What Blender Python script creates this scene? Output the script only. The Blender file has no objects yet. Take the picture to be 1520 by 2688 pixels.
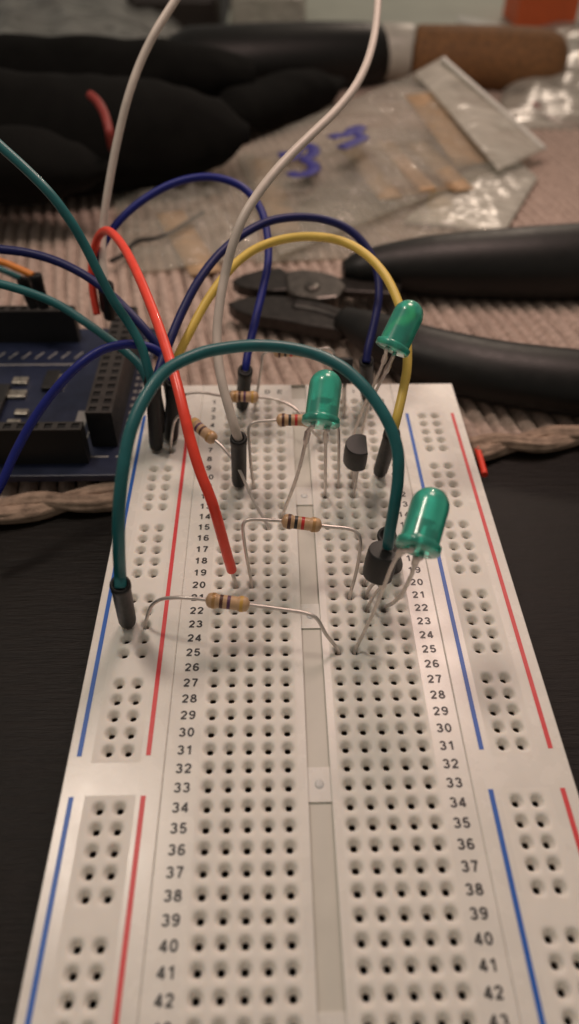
"""Electronics breadboard close-up.  One Blender unit is one centimetre.
The breadboard's top face is the plane z = 0, x runs across its columns, y along its rows."""
import bpy, bmesh, math, random
from mathutils import Vector, Matrix, noise

random.seed(7)
S = bpy.context.scene
COL = S.collection

# ------------------------------------------------------------------ camera, world, lamps, exposure
cd = bpy.data.cameras.new('camera')
cam = bpy.data.objects.new('camera', cd)
COL.objects.link(cam)
S.camera = cam
cd.sensor_fit = 'VERTICAL'
cd.sensor_height = 36.0
cd.lens = 26.27
cd.clip_start = 0.1
cd.clip_end = 500
RX = (0.999732, -0.02220262, 0.0065546)
RD = (-0.01081796, -0.69837901, -0.71564637)
RF = (0.02046682, 0.71538367, -0.69843204)
cam.matrix_world = Matrix(((RX[0], -RD[0], -RF[0], -0.5238), (RX[1], -RD[1], -RF[1], -6.3471),
                           (RX[2], -RD[2], -RF[2], 9.0055), (0, 0, 0, 1)))
cd.dof.use_dof = True
cd.dof.focus_distance = 11.4
cd.dof.aperture_fstop = 0.15

w = bpy.data.worlds.new('World')
S.world = w
w.use_nodes = True
w.node_tree.nodes['Background'].inputs['Color'].default_value = (1.0, 0.89, 0.76, 1)
w.node_tree.nodes['Background'].inputs['Strength'].default_value = 0.18


def area(name, loc, target, size, energy, color):
    l = bpy.data.lights.new(name, 'AREA')
    l.shape = 'DISK'
    l.size = size
    l.energy = energy
    l.color = color
    o = bpy.data.objects.new(name, l)
    COL.objects.link(o)
    o.location = loc
    o.rotation_euler = (Vector(target) - Vector(loc)).to_track_quat('-Z', 'Y').to_euler()
    return o


area('room_lamp', (-9.6, 8.2, 26), (0, 4, 0), 4.5, 1850, (1.0, 0.85, 0.72))
area('desk_lamp', (6, 16.5, 24), (0, 6, 0), 9, 2750, (1.0, 0.715, 0.625))
area('second_room_lamp', (24, 78, 36), (2, 12, 0), 5, 5800, (1.0, 0.80, 0.64))
area('screen_glow', (-38, -4, 24), (0, 3, 0), 3, 110, (0.75, 0.83, 1.0))

S.cycles.caustics_reflective = False
S.cycles.caustics_refractive = False
S.view_settings.view_transform = 'Standard'
S.view_settings.look = 'None'
S.view_settings.exposure = 0.15
S.view_settings.gamma = 1.0
S.view_settings.use_curve_mapping = False


# ------------------------------------------------------------------ materials
def newmat(name):
    m = bpy.data.materials.new(name)
    m.use_nodes = True
    return m, m.node_tree, m.node_tree.nodes['Principled BSDF']


def mat(name, col, rough=0.5, metal=0.0, var=0.12, vscale=6.0, bump=0.0, bscale=40.0, coat=0.0, spec=0.5,
        trans=0.0, ior=1.5, sss=0.0, rvar=0.1):
    m, nt, b = newmat(name)
    tc = nt.nodes.new('ShaderNodeTexCoord')
    n = nt.nodes.new('ShaderNodeTexNoise')
    n.inputs['Scale'].default_value = vscale
    n.inputs['Detail'].default_value = 5
    nt.links.new(tc.outputs['Object'], n.inputs['Vector'])
    r = nt.nodes.new('ShaderNodeValToRGB')
    r.color_ramp.elements[0].position = 0.3
    r.color_ramp.elements[1].position = 0.7
    r.color_ramp.elements[0].color = tuple(c * (1 - var) for c in col) + (1,)
    r.color_ramp.elements[1].color = tuple(min(1, c * (1 + var)) for c in col) + (1,)
    nt.links.new(n.outputs['Fac'], r.inputs['Fac'])
    nt.links.new(r.outputs['Color'], b.inputs['Base Color'])
    mr = nt.nodes.new('ShaderNodeMapRange')
    mr.inputs['To Min'].default_value = max(0.02, rough - rvar)
    mr.inputs['To Max'].default_value = min(1, rough + rvar)
    nt.links.new(n.outputs['Fac'], mr.inputs['Value'])
    nt.links.new(mr.outputs['Result'], b.inputs['Roughness'])
    b.inputs['Metallic'].default_value = metal
    b.inputs['Coat Weight'].default_value = coat
    b.inputs['Specular IOR Level'].default_value = spec
    b.inputs['Transmission Weight'].default_value = trans
    b.inputs['IOR'].default_value = ior
    if sss:
        b.inputs['Subsurface Weight'].default_value = sss
        b.inputs['Subsurface Scale'].default_value = 0.06
        b.inputs['Subsurface Radius'].default_value = (1.0, 0.85, 0.7)
    if bump:
        n2 = nt.nodes.new('ShaderNodeTexNoise')
        n2.inputs['Scale'].default_value = bscale
        n2.inputs['Detail'].default_value = 4
        nt.links.new(tc.outputs['Object'], n2.inputs['Vector'])
        bp = nt.nodes.new('ShaderNodeBump')
        bp.inputs['Strength'].default_value = bump
        bp.inputs['Distance'].default_value = 0.02
        nt.links.new(n2.outputs['Fac'], bp.inputs['Height'])
        nt.links.new(bp.outputs['Normal'], b.inputs['Normal'])
    return m


def mat_wood():
    m, nt, b = newmat('dark_stained_wood')
    tc = nt.nodes.new('ShaderNodeTexCoord')
    mp = nt.nodes.new('ShaderNodeMapping')
    mp.inputs['Scale'].default_value = (0.55, 5.0, 1.0)
    mp.inputs['Rotation'].default_value = (0, 0, math.radians(8))
    n = nt.nodes.new('ShaderNodeTexNoise')
    n.inputs['Scale'].default_value = 3.2
    n.inputs['Detail'].default_value = 9
    n.inputs['Roughness'].default_value = 0.68
    nt.links.new(tc.outputs['Object'], mp.inputs['Vector'])
    nt.links.new(mp.outputs['Vector'], n.inputs['Vector'])
    r = nt.nodes.new('ShaderNodeValToRGB')
    r.color_ramp.elements[0].position = 0.35
    r.color_ramp.elements[1].position = 0.72
    r.color_ramp.elements[0].color = (0.0045, 0.0036, 0.003, 1)
    r.color_ramp.elements[1].color = (0.012, 0.009, 0.007, 1)
    nt.links.new(n.outputs['Fac'], r.inputs['Fac'])
    nt.links.new(r.outputs['Color'], b.inputs['Base Color'])
    mr = nt.nodes.new('ShaderNodeMapRange')
    b.inputs['Specular IOR Level'].default_value = 0.2
    mr.inputs['To Min'].default_value = 0.34
    mr.inputs['To Max'].default_value = 0.52
    nt.links.new(n.outputs['Fac'], mr.inputs['Value'])
    nt.links.new(mr.outputs['Result'], b.inputs['Roughness'])
    bp = nt.nodes.new('ShaderNodeBump')
    bp.inputs['Strength'].default_value = 0.55
    bp.inputs['Distance'].default_value = 0.03
    nt.links.new(n.outputs['Fac'], bp.inputs['Height'])
    nt.links.new(bp.outputs['Normal'], b.inputs['Normal'])
    return m


def mat_ink(name, col, base, lo=0.28, hi=0.5):
    """printed ink, partly rubbed off so that the plastic below shows through"""
    m, nt, b = newmat(name)
    tc = nt.nodes.new('ShaderNodeTexCoord')
    n = nt.nodes.new('ShaderNodeTexNoise')
    n.inputs['Scale'].default_value = 2.6
    n.inputs['Detail'].default_value = 8
    n.inputs['Roughness'].default_value = 0.75
    nt.links.new(tc.outputs['Object'], n.inputs['Vector'])
    r = nt.nodes.new('ShaderNodeValToRGB')
    r.color_ramp.elements[0].position = lo
    r.color_ramp.elements[1].position = hi
    r.color_ramp.elements[0].color = base + (1,)
    r.color_ramp.elements[1].color = col + (1,)
    nt.links.new(n.outputs['Fac'], r.inputs['Fac'])
    nt.links.new(r.outputs['Color'], b.inputs['Base Color'])
    b.inputs['Roughness'].default_value = 0.42
    return m


def mat_bag(name, tint, haze, rough=0.16, bump=0.5):
    """thin clear plastic film: see-through, faintly milky, with sharp reflections"""
    m, nt, b = newmat(name)
    out = nt.nodes['Material Output']
    tr = nt.nodes.new('ShaderNodeBsdfTransparent')
    tr.inputs['Color'].default_value = (0.93, 0.93, 0.91, 1)
    b.inputs['Base Color'].default_value = tint + (1,)
    b.inputs['Roughness'].default_value = rough
    b.inputs['Specular IOR Level'].default_value = 0.8
    tc = nt.nodes.new('ShaderNodeTexCoord')
    n = nt.nodes.new('ShaderNodeTexNoise')
    n.inputs['Scale'].default_value = 0.8
    n.inputs['Detail'].default_value = 3.5
    n.inputs['Roughness'].default_value = 0.5
    n.inputs['Distortion'].default_value = 1.6
    mp = nt.nodes.new('ShaderNodeMapping')
    mp.inputs['Rotation'].default_value = (0, 0, math.radians(35))
    mp.inputs['Scale'].default_value = (0.55, 1.9, 1.0)
    nt.links.new(tc.outputs['Object'], mp.inputs['Vector'])
    nt.links.new(mp.outputs['Vector'], n.inputs['Vector'])
    bp = nt.nodes.new('ShaderNodeBump')
    bp.inputs['Strength'].default_value = bump
    bp.inputs['Distance'].default_value = 0.40
    nt.links.new(n.outputs['Fac'], bp.inputs['Height'])
    nt.links.new(bp.outputs['Normal'], b.inputs['Normal'])
    mr = nt.nodes.new('ShaderNodeMapRange')
    mr.inputs['From Min'].default_value = 0.3
    mr.inputs['From Max'].default_value = 0.75
    mr.inputs['To Min'].default_value = haze * 0.6
    mr.inputs['To Max'].default_value = min(1, haze * 1.5)
    nt.links.new(n.outputs['Fac'], mr.inputs['Value'])
    mx = nt.nodes.new('ShaderNodeMixShader')
    nt.links.new(mr.outputs['Result'], mx.inputs['Fac'])
    nt.links.new(tr.outputs['BSDF'], mx.inputs[1])
    nt.links.new(b.outputs['BSDF'], mx.inputs[2])
    nt.links.new(mx.outputs['Shader'], out.inputs['Surface'])
    return m


def mat_led():
    m, nt, b = newmat('green_tinted_epoxy')
    b.inputs['Base Color'].default_value = (0.006, 0.40, 0.17, 1)
    b.inputs['Roughness'].default_value = 0.28
    b.inputs['Transmission Weight'].default_value = 0.68
    b.inputs['IOR'].default_value = 1.5
    b.inputs['Coat Weight'].default_value = 0.6
    b.inputs['Coat Roughness'].default_value = 0.04
    tc = nt.nodes.new('ShaderNodeTexCoord')
    n = nt.nodes.new('ShaderNodeTexNoise')
    n.inputs['Scale'].default_value = 9
    nt.links.new(tc.outputs['Object'], n.inputs['Vector'])
    r = nt.nodes.new('ShaderNodeValToRGB')
    r.color_ramp.elements[0].color = (0.05, 0.74, 0.52, 1)
    r.color_ramp.elements[1].color = (0.07, 0.82, 0.62, 1)
    nt.links.new(n.outputs['Fac'], r.inputs['Fac'])
    nt.links.new(r.outputs['Color'], b.inputs['Base Color'])
    return m


PLASTIC = (0.79, 0.765, 0.71)
M = {}
M['wood'] = mat_wood()
M['white'] = mat('white_abs_plastic', PLASTIC, 0.27, var=0.03, vscale=2.5, bump=0.03, bscale=9, sss=0.35)
M['white_matte'] = mat('white_abs_plastic_fine_grain', PLASTIC, 0.55, var=0.03, vscale=2.5, bump=0.0, bscale=30, sss=0.6)
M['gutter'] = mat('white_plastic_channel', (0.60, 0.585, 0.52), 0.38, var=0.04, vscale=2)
M['contact'] = mat('spring_contact', (0.07, 0.045, 0.028), 0.5, metal=0.4, var=0.5, vscale=5)
M['blue_ink'] = mat_ink('blue_ink', (0.003, 0.10, 0.47), (0.008, 0.13, 0.52), 0.2, 0.6)
M['red_ink'] = mat_ink('red_ink', (0.66, 0.035, 0.045), (0.74, 0.09, 0.09), 0.2, 0.6)
M['black_ink'] = mat_ink('black_ink', (0.014, 0.013, 0.012), (0.42, 0.40, 0.36), 0.26, 0.40)
M['mat'] = mat('woven_cotton', (0.46, 0.36, 0.305), 0.95, var=0.25, vscale=7, bump=0.8, bscale=28, spec=0.1)
M['cord'] = mat('cotton_cord', (0.34, 0.25, 0.19), 0.95, var=0.35, vscale=4, bump=0.9, bscale=20, spec=0.1)
M['black'] = mat('black_moulded_plastic', (0.009, 0.009, 0.009), 0.5, var=0.25, vscale=12, bump=0.15, bscale=60, spec=0.3)
M['black_top'] = mat('black_epoxy_case', (0.012, 0.0115, 0.011), 0.45, var=0.2, vscale=20, bump=0.25, bscale=70)
M['teal'] = mat('teal_pvc', (0.005, 0.115, 0.125), 0.42, var=0.1, vscale=5, coat=0.1)
M['blue'] = mat('blue_pvc', (0.004, 0.011, 0.17), 0.45, var=0.1, vscale=5, spec=0.35)
M['navy'] = mat('dark_blue_pvc', (0.003, 0.007, 0.085), 0.45, var=0.1, vscale=5, spec=0.35)
M['yellow'] = mat('yellow_pvc', (0.72, 0.52, 0.10), 0.45, var=0.06, vscale=5)
M['ivory'] = mat('white_pvc', (0.56, 0.50, 0.44), 0.45, var=0.06, vscale=5)
M['red'] = mat('red_pvc', (0.86, 0.058, 0.028), 0.40, var=0.08, vscale=5, coat=0.15)
M['orange'] = mat('orange_pvc', (0.62, 0.20, 0.02), 0.45, var=0.08, vscale=5)
M['lead'] = mat('tinned_wire', (0.62, 0.57, 0.53), 0.36, metal=0.8, var=0.15, vscale=8)
M['steel'] = mat('tool_steel', (0.13, 0.118, 0.105), 0.36, metal=0.85, var=0.2, vscale=5, bump=0.2, bscale=30)
M['jaw'] = mat('blackened_steel', (0.035, 0.031, 0.028), 0.38, metal=0.6, var=0.3, vscale=6)
M['grip'] = mat('black_rubber', (0.005, 0.005, 0.0045), 0.45, var=0.2, vscale=4, bump=0.2, bscale=25, spec=0.35)
M['beige'] = mat('resistor_lacquer', (0.54, 0.345, 0.19), 0.42, var=0.1, vscale=10, coat=0.2)
M['b_brown'] = mat('brown_band', (0.075, 0.022, 0.014), 0.42, var=0.1)
M['b_black'] = mat('black_band', (0.010, 0.010, 0.010), 0.42, var=0.1)
M['b_red'] = mat('red_band', (0.55, 0.022, 0.020), 0.42, var=0.1)
M['b_violet'] = mat('violet_band', (0.095, 0.028, 0.085), 0.42, var=0.1)
M['b_yellow'] = mat('yellow_band', (0.56, 0.33, 0.07), 0.42, var=0.1)
M['b_gold'] = mat('gold_band', (0.42, 0.24, 0.09), 0.35, metal=0.3, var=0.15)
M['led'] = mat_led()
M['pcb'] = mat('blue_solder_mask', (0.012, 0.018, 0.045), 0.4, var=0.2, vscale=3)
M['silk_pin_shading'] = mat('silkscreen_and_pin_shading', (0.30, 0.295, 0.28), 0.55, var=0.1)
M['solder'] = mat('solder_pad', (0.45, 0.42, 0.36), 0.3, metal=0.8, var=0.3, vscale=9)
M['chip'] = mat('chip_package', (0.010, 0.010, 0.010), 0.5, var=0.2)
M['socket'] = mat('header_socket', (0.004, 0.004, 0.004), 0.8, var=0.2)
M['header_top'] = mat('header_plastic', (0.030, 0.026, 0.023), 0.45, var=0.2, vscale=10)
M['bag'] = mat_bag('clear_bag_film', (0.64, 0.62, 0.54), 0.25, rough=0.06, bump=1.0)
M['bag_milky'] = mat_bag('milky_bag_film', (0.64, 0.62, 0.54), 0.62, rough=0.22, bump=0.2)
M['bag_grey'] = mat_bag('grey_bag_film', (0.38, 0.39, 0.36), 0.60, rough=0.3)
M['label'] = mat('white_film_label', (0.60, 0.58, 0.52), 0.4, var=0.06, vscale=2)
M['tape'] = mat('tan_paper_tape', (0.50, 0.34, 0.20), 0.8, var=0.12, vscale=3)
M['tape_y'] = mat('yellow_paper_tape', (0.60, 0.43, 0.10), 0.8, var=0.12, vscale=3)
M['marker'] = mat('blue_marker', (0.025, 0.022, 0.22), 0.5, var=0.2)
M['cork'] = mat('brown_grip', (0.20, 0.095, 0.034), 0.75, var=0.3, vscale=5, bump=0.6, bscale=18)
M['collar'] = mat('pale_collar', (0.48, 0.46, 0.40), 0.42, var=0.1, vscale=2)
M['paper'] = mat('white_card', (0.46, 0.49, 0.42), 0.6, var=0.08, vscale=0.4)
M['bright'] = mat('white_gloss_plastic', (0.72, 0.72, 0.66), 0.25, var=0.04, vscale=1)
M['orange_card'] = mat('orange_card', (0.68, 0.13, 0.035), 0.6, var=0.08, vscale=1)
M['dark_brown'] = mat('dark_brown_plastic', (0.022, 0.016, 0.012), 0.5, var=0.2, vscale=2)
M['fabric'] = mat('black_fabric', (0.0045, 0.0045, 0.004), 0.85, var=0.3, vscale=2, bump=0.6, bscale=10, spec=0.1)
M['red_dull'] = mat('dull_red_pvc', (0.24, 0.028, 0.022), 0.5, var=0.1)


# ------------------------------------------------------------------ helpers
def link(name, me, parent=None, mats=(), smooth=False):
    o = bpy.data.objects.new(name, me)
    COL.objects.link(o)
    for m in mats:
        me.materials.append(m)
    if smooth:
        me.polygons.foreach_set('use_smooth', [True] * len(me.polygons))
    if parent is not None:
        o.parent = parent
        o.matrix_parent_inverse = Matrix.Translation(-Vector(parent.location))
    return o


def mesh(name, verts, faces, mats, parent=None, smooth=False, idx=None):
    me = bpy.data.meshes.new(name)
    me.from_pydata([tuple(v) for v in verts], [], faces)
    o = link(name, me, parent, mats, smooth)
    if idx:
        me.polygons.foreach_set('material_index', idx)
    me.update()
    return o


def bm_obj(name, bm, mats, parent=None, smooth=False):
    me = bpy.data.meshes.new(name)
    bm.normal_update()
    bm.to_mesh(me)
    bm.free()
    return link(name, me, parent, mats, smooth)


def tag(o, label, cat, group=None):
    o['label'] = label
    o['category'] = cat
    if group:
        o['group'] = group
    return o


def thing(name, loc, label, cat, group=None):
    o = bpy.data.objects.new(name, None)
    COL.objects.link(o)
    o.empty_display_size = 0.3
    o.location = loc
    return tag(o, label, cat, group)


def spline(pts, n=10):
    """centripetal-ish Catmull-Rom through pts"""
    P = [Vector(p) for p in pts]
    if len(P) < 3:
        return [P[0].lerp(P[1], i / 4) for i in range(5)]
    P = [P[0] * 2 - P[1]] + P + [P[-1] * 2 - P[-2]]
    out = []
    for i in range(1, len(P) - 2):
        p0, p1, p2, p3 = P[i - 1:i + 3]
        for k in range(n):
            t = k / n
            out.append(0.5 * ((2 * p1) + (p2 - p0) * t + (2 * p0 - 5 * p1 + 4 * p2 - p3) * t * t
                              + (3 * p1 - p0 - 3 * p2 + p3) * t ** 3))
    out.append(P[-2].copy())
    return out


def sweep_bm(bm, path, radius, seg=12, flat=1.0, mi=0, up=None):
    """tube of changing radius along a path; flat squashes it across the second axis"""
    n = len(path)
    rad = radius if callable(radius) else (lambda t: radius)
    tang = []
    for i in range(n):
        d = path[min(i + 1, n - 1)] - path[max(i - 1, 0)]
        tang.append(d.normalized())
    u = (up or Vector((0, 0, 1)))
    if abs(u.dot(tang[0])) > 0.95:
        u = Vector((0, 1, 0))
    rings = []
    for i in range(n):
        t = tang[i]
        u = (u - t * u.dot(t)).normalized()
        v = t.cross(u)
        r = rad(i / (n - 1))
        rings.append([bm.verts.new(path[i] + u * (math.cos(a) * r * flat) + v * (math.sin(a) * r))
                      for a in [2 * math.pi * k / seg for k in range(seg)]])
    for i in range(n - 1):
        for k in range(seg):
            f = bm.faces.new((rings[i][k], rings[i][(k + 1) % seg], rings[i + 1][(k + 1) % seg], rings[i + 1][k]))
            f.material_index = mi
            f.smooth = True
    a = bm.faces.new(list(reversed(rings[0])))
    b = bm.faces.new(rings[-1])
    a.material_index = b.material_index = mi


def tube(name, pts, radius, m, parent=None, seg=12, n=10, flat=1.0, raw=False):
    bm = bmesh.new()
    path = [Vector(p) for p in pts] if raw else spline(pts, n)
    sweep_bm(bm, path, radius, seg, flat)
    return bm_obj(name, bm, [m], parent)


def frame(p, axis, hint=(0, 0, 1)):
    z = Vector(axis).normalized()
    h = Vector(hint)
    if abs(h.dot(z)) > 0.97:
        h = Vector((0, 1, 0))
    x = (h - z * h.dot(z)).normalized()
    y = z.cross(x)
    p = Vector(p)
    return Matrix(((x.x, y.x, z.x, p.x), (x.y, y.y, z.y, p.y), (x.z, y.z, z.z, p.z), (0, 0, 0, 1)))


def lathe_bm(bm, prof, mx, seg=24, mis=None):
    rings = []
    for r, z in prof:
        if r < 1e-6:
            rings.append([bm.verts.new(mx @ Vector((0, 0, z)))])
        else:
            rings.append([bm.verts.new(mx @ Vector((r * math.cos(2 * math.pi * k / seg), r * math.sin(2 * math.pi * k / seg), z)))
                          for k in range(seg)])
    for i in range(len(rings) - 1):
        A, B = rings[i], rings[i + 1]
        for k in range(seg):
            k2 = (k + 1) % seg
            if len(A) == 1 and len(B) == 1:
                continue
            if len(A) == 1:
                f = bm.faces.new((A[0], B[k2], B[k]))
            elif len(B) == 1:
                f = bm.faces.new((A[k], A[k2], B[0]))
            else:
                f = bm.faces.new((A[k], A[k2], B[k2], B[k]))
            f.smooth = True
            if mis:
                f.material_index = mis[i]


def lathe(name, prof, mx, mats, parent=None, seg=24, mis=None):
    bm = bmesh.new()
    lathe_bm(bm, prof, mx, seg, mis)
    return bm_obj(name, bm, mats, parent)


def box_bm(bm, lo, hi, bevel=0.0, mx=None):
    r = bmesh.ops.create_cube(bm, size=1.0)
    vs = r['verts']
    for v in vs:
        v.co = Vector([lo[i] + (v.co[i] + 0.5) * (hi[i] - lo[i]) for i in range(3)])
    if bevel:
        es = list({e for v in vs for e in v.link_edges})
        q = bmesh.ops.bevel(bm, geom=es, offset=bevel, segments=2, profile=0.5, affect='EDGES')
        vs = list({v for f in q['faces'] for v in f.verts} | {v for v in vs if v.is_valid})
    if mx is not None:
        for v in vs:
            v.co = mx @ v.co
    return vs


def box(name, lo, hi, m, parent=None, bevel=0.0, mx=None):
    bm = bmesh.new()
    box_bm(bm, lo, hi, bevel, mx)
    return bm_obj(name, bm, [m], parent)


def slab(name, outline, z0, z1, m, parent=None, bevel=0.03, seg=2):
    """extruded outline (x, y) between two heights, edges rounded"""
    bm = bmesh.new()
    vs = [bm.verts.new((p[0], p[1], z0)) for p in outline]
    f = bm.faces.new(vs)
    if f.normal.z > 0:
        pass
    e = bmesh.ops.extrude_face_region(bm, geom=[f])
    for v in [g for g in e['geom'] if isinstance(g, bmesh.types.BMVert)]:
        v.co.z = z1
    bmesh.ops.recalc_face_normals(bm, faces=bm.faces)
    if bevel:
        bmesh.ops.bevel(bm, geom=list(bm.edges), offset=bevel, segments=seg, profile=0.5, affect='EDGES')
    return bm_obj(name, bm, [m], parent)


def table_z(y):
    return -0.95 - 0.01 * (y + 10)


# ------------------------------------------------------------------ the setting: table
TX0, TX1, TY0, TY1 = -60.0, 60.0, -20.0, 75.0
tv = []
for (x, y) in ((TX0, TY0), (TX1, TY0), (TX1, TY1), (TX0, TY1)):
    tv.append((x, y, table_z(y)))
for (x, y) in ((TX0, TY0), (TX1, TY0), (TX1, TY1), (TX0, TY1)):
    tv.append((x, y, table_z(y) - 3))
tbl = mesh('table_top', tv, [(0, 1, 2, 3), (7, 6, 5, 4), (0, 4, 5, 1), (1, 5, 6, 2), (2, 6, 7, 3), (3, 7, 4, 0)], [M['wood']])
tbl['kind'] = 'structure'

# ------------------------------------------------------------------ woven placemat with a twisted cord edge
MA = math.radians(10.4)
MO = Vector((0.0, 5.12, 0))
mu = Vector((math.cos(MA), math.sin(MA), 0))       # along the cord edge
mv = Vector((-math.sin(MA), math.cos(MA), 0))      # along the ribs
pm = thing('placemat', (MO.x, MO.y, table_z(MO.y)), 'pinkish brown ribbed cotton placemat lying under the far end of the breadboard', 'placemat')
verts, faces = [], []
NU, NV = 1500, 30
U0, U1, V1 = -19.0, 24.0, 30.0
for j in range(NV + 1):
    for i in range(NU + 1):
        uu = U0 + (U1 - U0) * i / NU
        vv = V1 * (j / NV) ** 1.5
        w = 0.10 * noise.noise((uu * 0.5, vv * 0.25, 3.1))
        p = MO + mu * (uu + w) + mv * (vv + 0.10 * noise.noise((uu * 0.7, 0.0, 9.0)) * (1 if j == 0 else 0))
        rib = abs(math.sin(math.pi * (uu + 0.16 * noise.noise((uu * 0.9, vv * 0.15, 4.0)) + 0.07 * noise.noise((uu, vv * 0.6, 0.0))) / 0.37))
        h = 0.145 - 0.17 * (1.0 - rib) ** 1.2 + 0.012 * noise.noise((uu * 3, vv * 1.2, 5.0))
        if abs(p.x) < 3.4 and p.y < 6.9:
            h = min(h, 0.145)
        verts.append((p.x, p.y, table_z(p.y) + h))
for j in range(NV):
    for i in range(NU):
        a = j * (NU + 1) + i
        faces.append((a, a + 1, a + NU + 2, a + NU + 1))
n0 = len(verts)
for i in range(NU + 1):
    x, y, z = verts[i]
    verts.append((x, y, table_z(y) + 0.004))
for i in range(NU):
    faces.append((n0 + i, n0 + i + 1, i + 1, i))
mesh('woven_field', verts, faces, [M['mat']], pm, smooth=True)
for (ua, ub) in ((-14.0, -3.3), (3.62, 16.0)):
    for ph in (0, math.pi):
        bm = bmesh.new()
        path = []
        k = int((ub - ua) / 0.06)
        for i in range(k + 1):
            uu = ua + (ub - ua) * i / k
            a = 2 * math.pi * (uu - 0.55) / 3.1 + ph
            wob = 0.06 * noise.noise((uu * 1.3, ph, 1.0))
            p = MO + mu * uu + mv * (-0.16 + 0.14 * math.cos(a) + wob)
            path.append(Vector((p.x, p.y, table_z(p.y) + 0.20 + 0.06 * math.sin(a))))
        SEG = 42
        sweep_bm(bm, path, lambda t: 0.17, SEG)
        bm.verts.ensure_lookup_table()
        # the strand is a bundle of yarns that wind round it
        for i, v in enumerate(bm.verts):
            ring, q = divmod(i, SEG)
            c = path[min(ring, len(path) - 1)]
            a = 2 * math.pi * q / SEG
            uu = ring * 0.06
            d = 0.13 * (abs(math.sin(3.5 * a + uu * 1.6)) - 0.6) + 0.12 * noise.noise((uu * 1.1, 3 * math.cos(a), 3 * math.sin(a)))
            v.co = c + (v.co - c) * (1.0 + d + 0.15 * noise.noise((uu * 0.6, ph, 7.0)))
        bm_obj('cord_strand', bm, [M['cord']], pm, True)

# ------------------------------------------------------------------ breadboard
P = 0.254


def cx(c):
    return (c - 5.5) * P


def ry(r):
    return (25 - r) * P


bb = thing('breadboard', (0, -1.8, -0.95), 'long white solderless breadboard with numbered rows and blue and red stripes', 'breadboard')
XL, XR = -3.215, 3.235
SL, SR = cx(-2.25), cx(13.1)
YT, YB = ry(-1.35), ry(65.35)
PROF = [(0.127, 0.0, 9.0), (0.114, -0.0006, 4.0), (0.102, -0.003, 2.8), (0.091, -0.009, 2.3), (0.080, -0.021, 2.1),
        (0.069, -0.042, 2.0), (0.059, -0.066, 2.0), (0.049, -0.080, 2.3), (0.042, -0.092, 2.6), (0.0405, -0.130, 2.8), (0.040, -0.42, 2.8)]
NS = 24


class Top:
    def __init__(self):
        self.v, self.f, self.i = [], [], []

    def quad(self, x0, y0, x1, y1, z=0.0, mi=0):
        b = len(self.v)
        self.v += [(x0, y0, z), (x1, y0, z), (x1, y1, z), (x0, y1, z)]
        self.f.append((b, b + 1, b + 2, b + 3))
        self.i.append(mi)

    def wall(self, a, b_, z0, z1, mi=0):
        b = len(self.v)
        self.v += [(a[0], a[1], z0), (b_[0], b_[1], z0), (b_[0], b_[1], z1), (a[0], a[1], z1)]
        self.f.append((b, b + 1, b + 2, b + 3))
        self.i.append(mi)

    def cell(self, x, y, z=0.0):
        base = len(self.v)
        for (r, dz, e) in PROF:
            for k in range(NS):
                a = 2 * math.pi * (k + 0.5) / NS
                c, s = math.cos(a), math.sin(a)
                if e > 8:
                    q = 1.0 / max(abs(c), abs(s))
                else:
                    q = (abs(c) ** e + abs(s) ** e) ** (-1.0 / e)
                self.v.append((x + r * q * c, y + r * q * s, z + dz))
        for i in range(len(PROF) - 1):
            for k in range(NS):
                k2 = (k + 1) % NS
                self.f.append((base + i * NS + k, base + i * NS + k2, base + (i + 1) * NS + k2, base + (i + 1) * NS + k))
                self.i.append(2 if i == len(PROF) - 2 else 1)
        self.f.append(tuple(base + (len(PROF) - 1) * NS + k for k in range(NS)))
        self.i.append(2)
        # corner triangles left between the 24-sided ring and the square cell
        cs = [(1, 1), (-1, 1), (-1, -1), (1, -1)]
        for q, (sx, sy) in enumerate(cs):
            b = len(self.v)
            k = NS // 8 + q * NS // 4
            self.v.append((x + sx * 0.127, y + sy * 0.127, z))
            self.f.append((base + k - 1, b, base + k % NS))
            self.i.append(1)

    def make(self, name, mats, parent):
        o = mesh(name, self.v, self.f, mats, parent, idx=self.i)
        o.data.polygons.foreach_set('use_smooth', [m == 1 for m in self.i])
        return o


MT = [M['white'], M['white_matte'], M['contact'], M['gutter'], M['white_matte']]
EDGE = 0.012
SEAM = 0.004


def rim(t, x0, y0, x1, y1, zb, e=EDGE):
    """bevelled outer edge and side walls down to the underside"""
    o = [(x0, y0), (x1, y0), (x1, y1), (x0, y1)]
    n = [(x0 + e, y0 + e), (x1 - e, y0 + e), (x1 - e, y1 - e), (x0 + e, y1 - e)]
    for k in range(4):
        a, b_, c, d = o[k], o[(k + 1) % 4], n[(k + 1) % 4], n[k]
        q = len(t.v)
        t.v += [(a[0], a[1], -e), (b_[0], b_[1], -e), (c[0], c[1], 0), (d[0], d[1], 0)]
        t.f.append((q, q + 1, q + 2, q + 3))
        t.i.append(0)
        t.wall(a, b_, zb, -e)
    q = len(t.v)
    t.v += [(x0, y1, zb), (x1, y1, zb), (x1, y0, zb), (x0, y0, zb)]
    t.f.append((q, q + 1, q + 2, q + 3))
    t.i.append(0)


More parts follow.
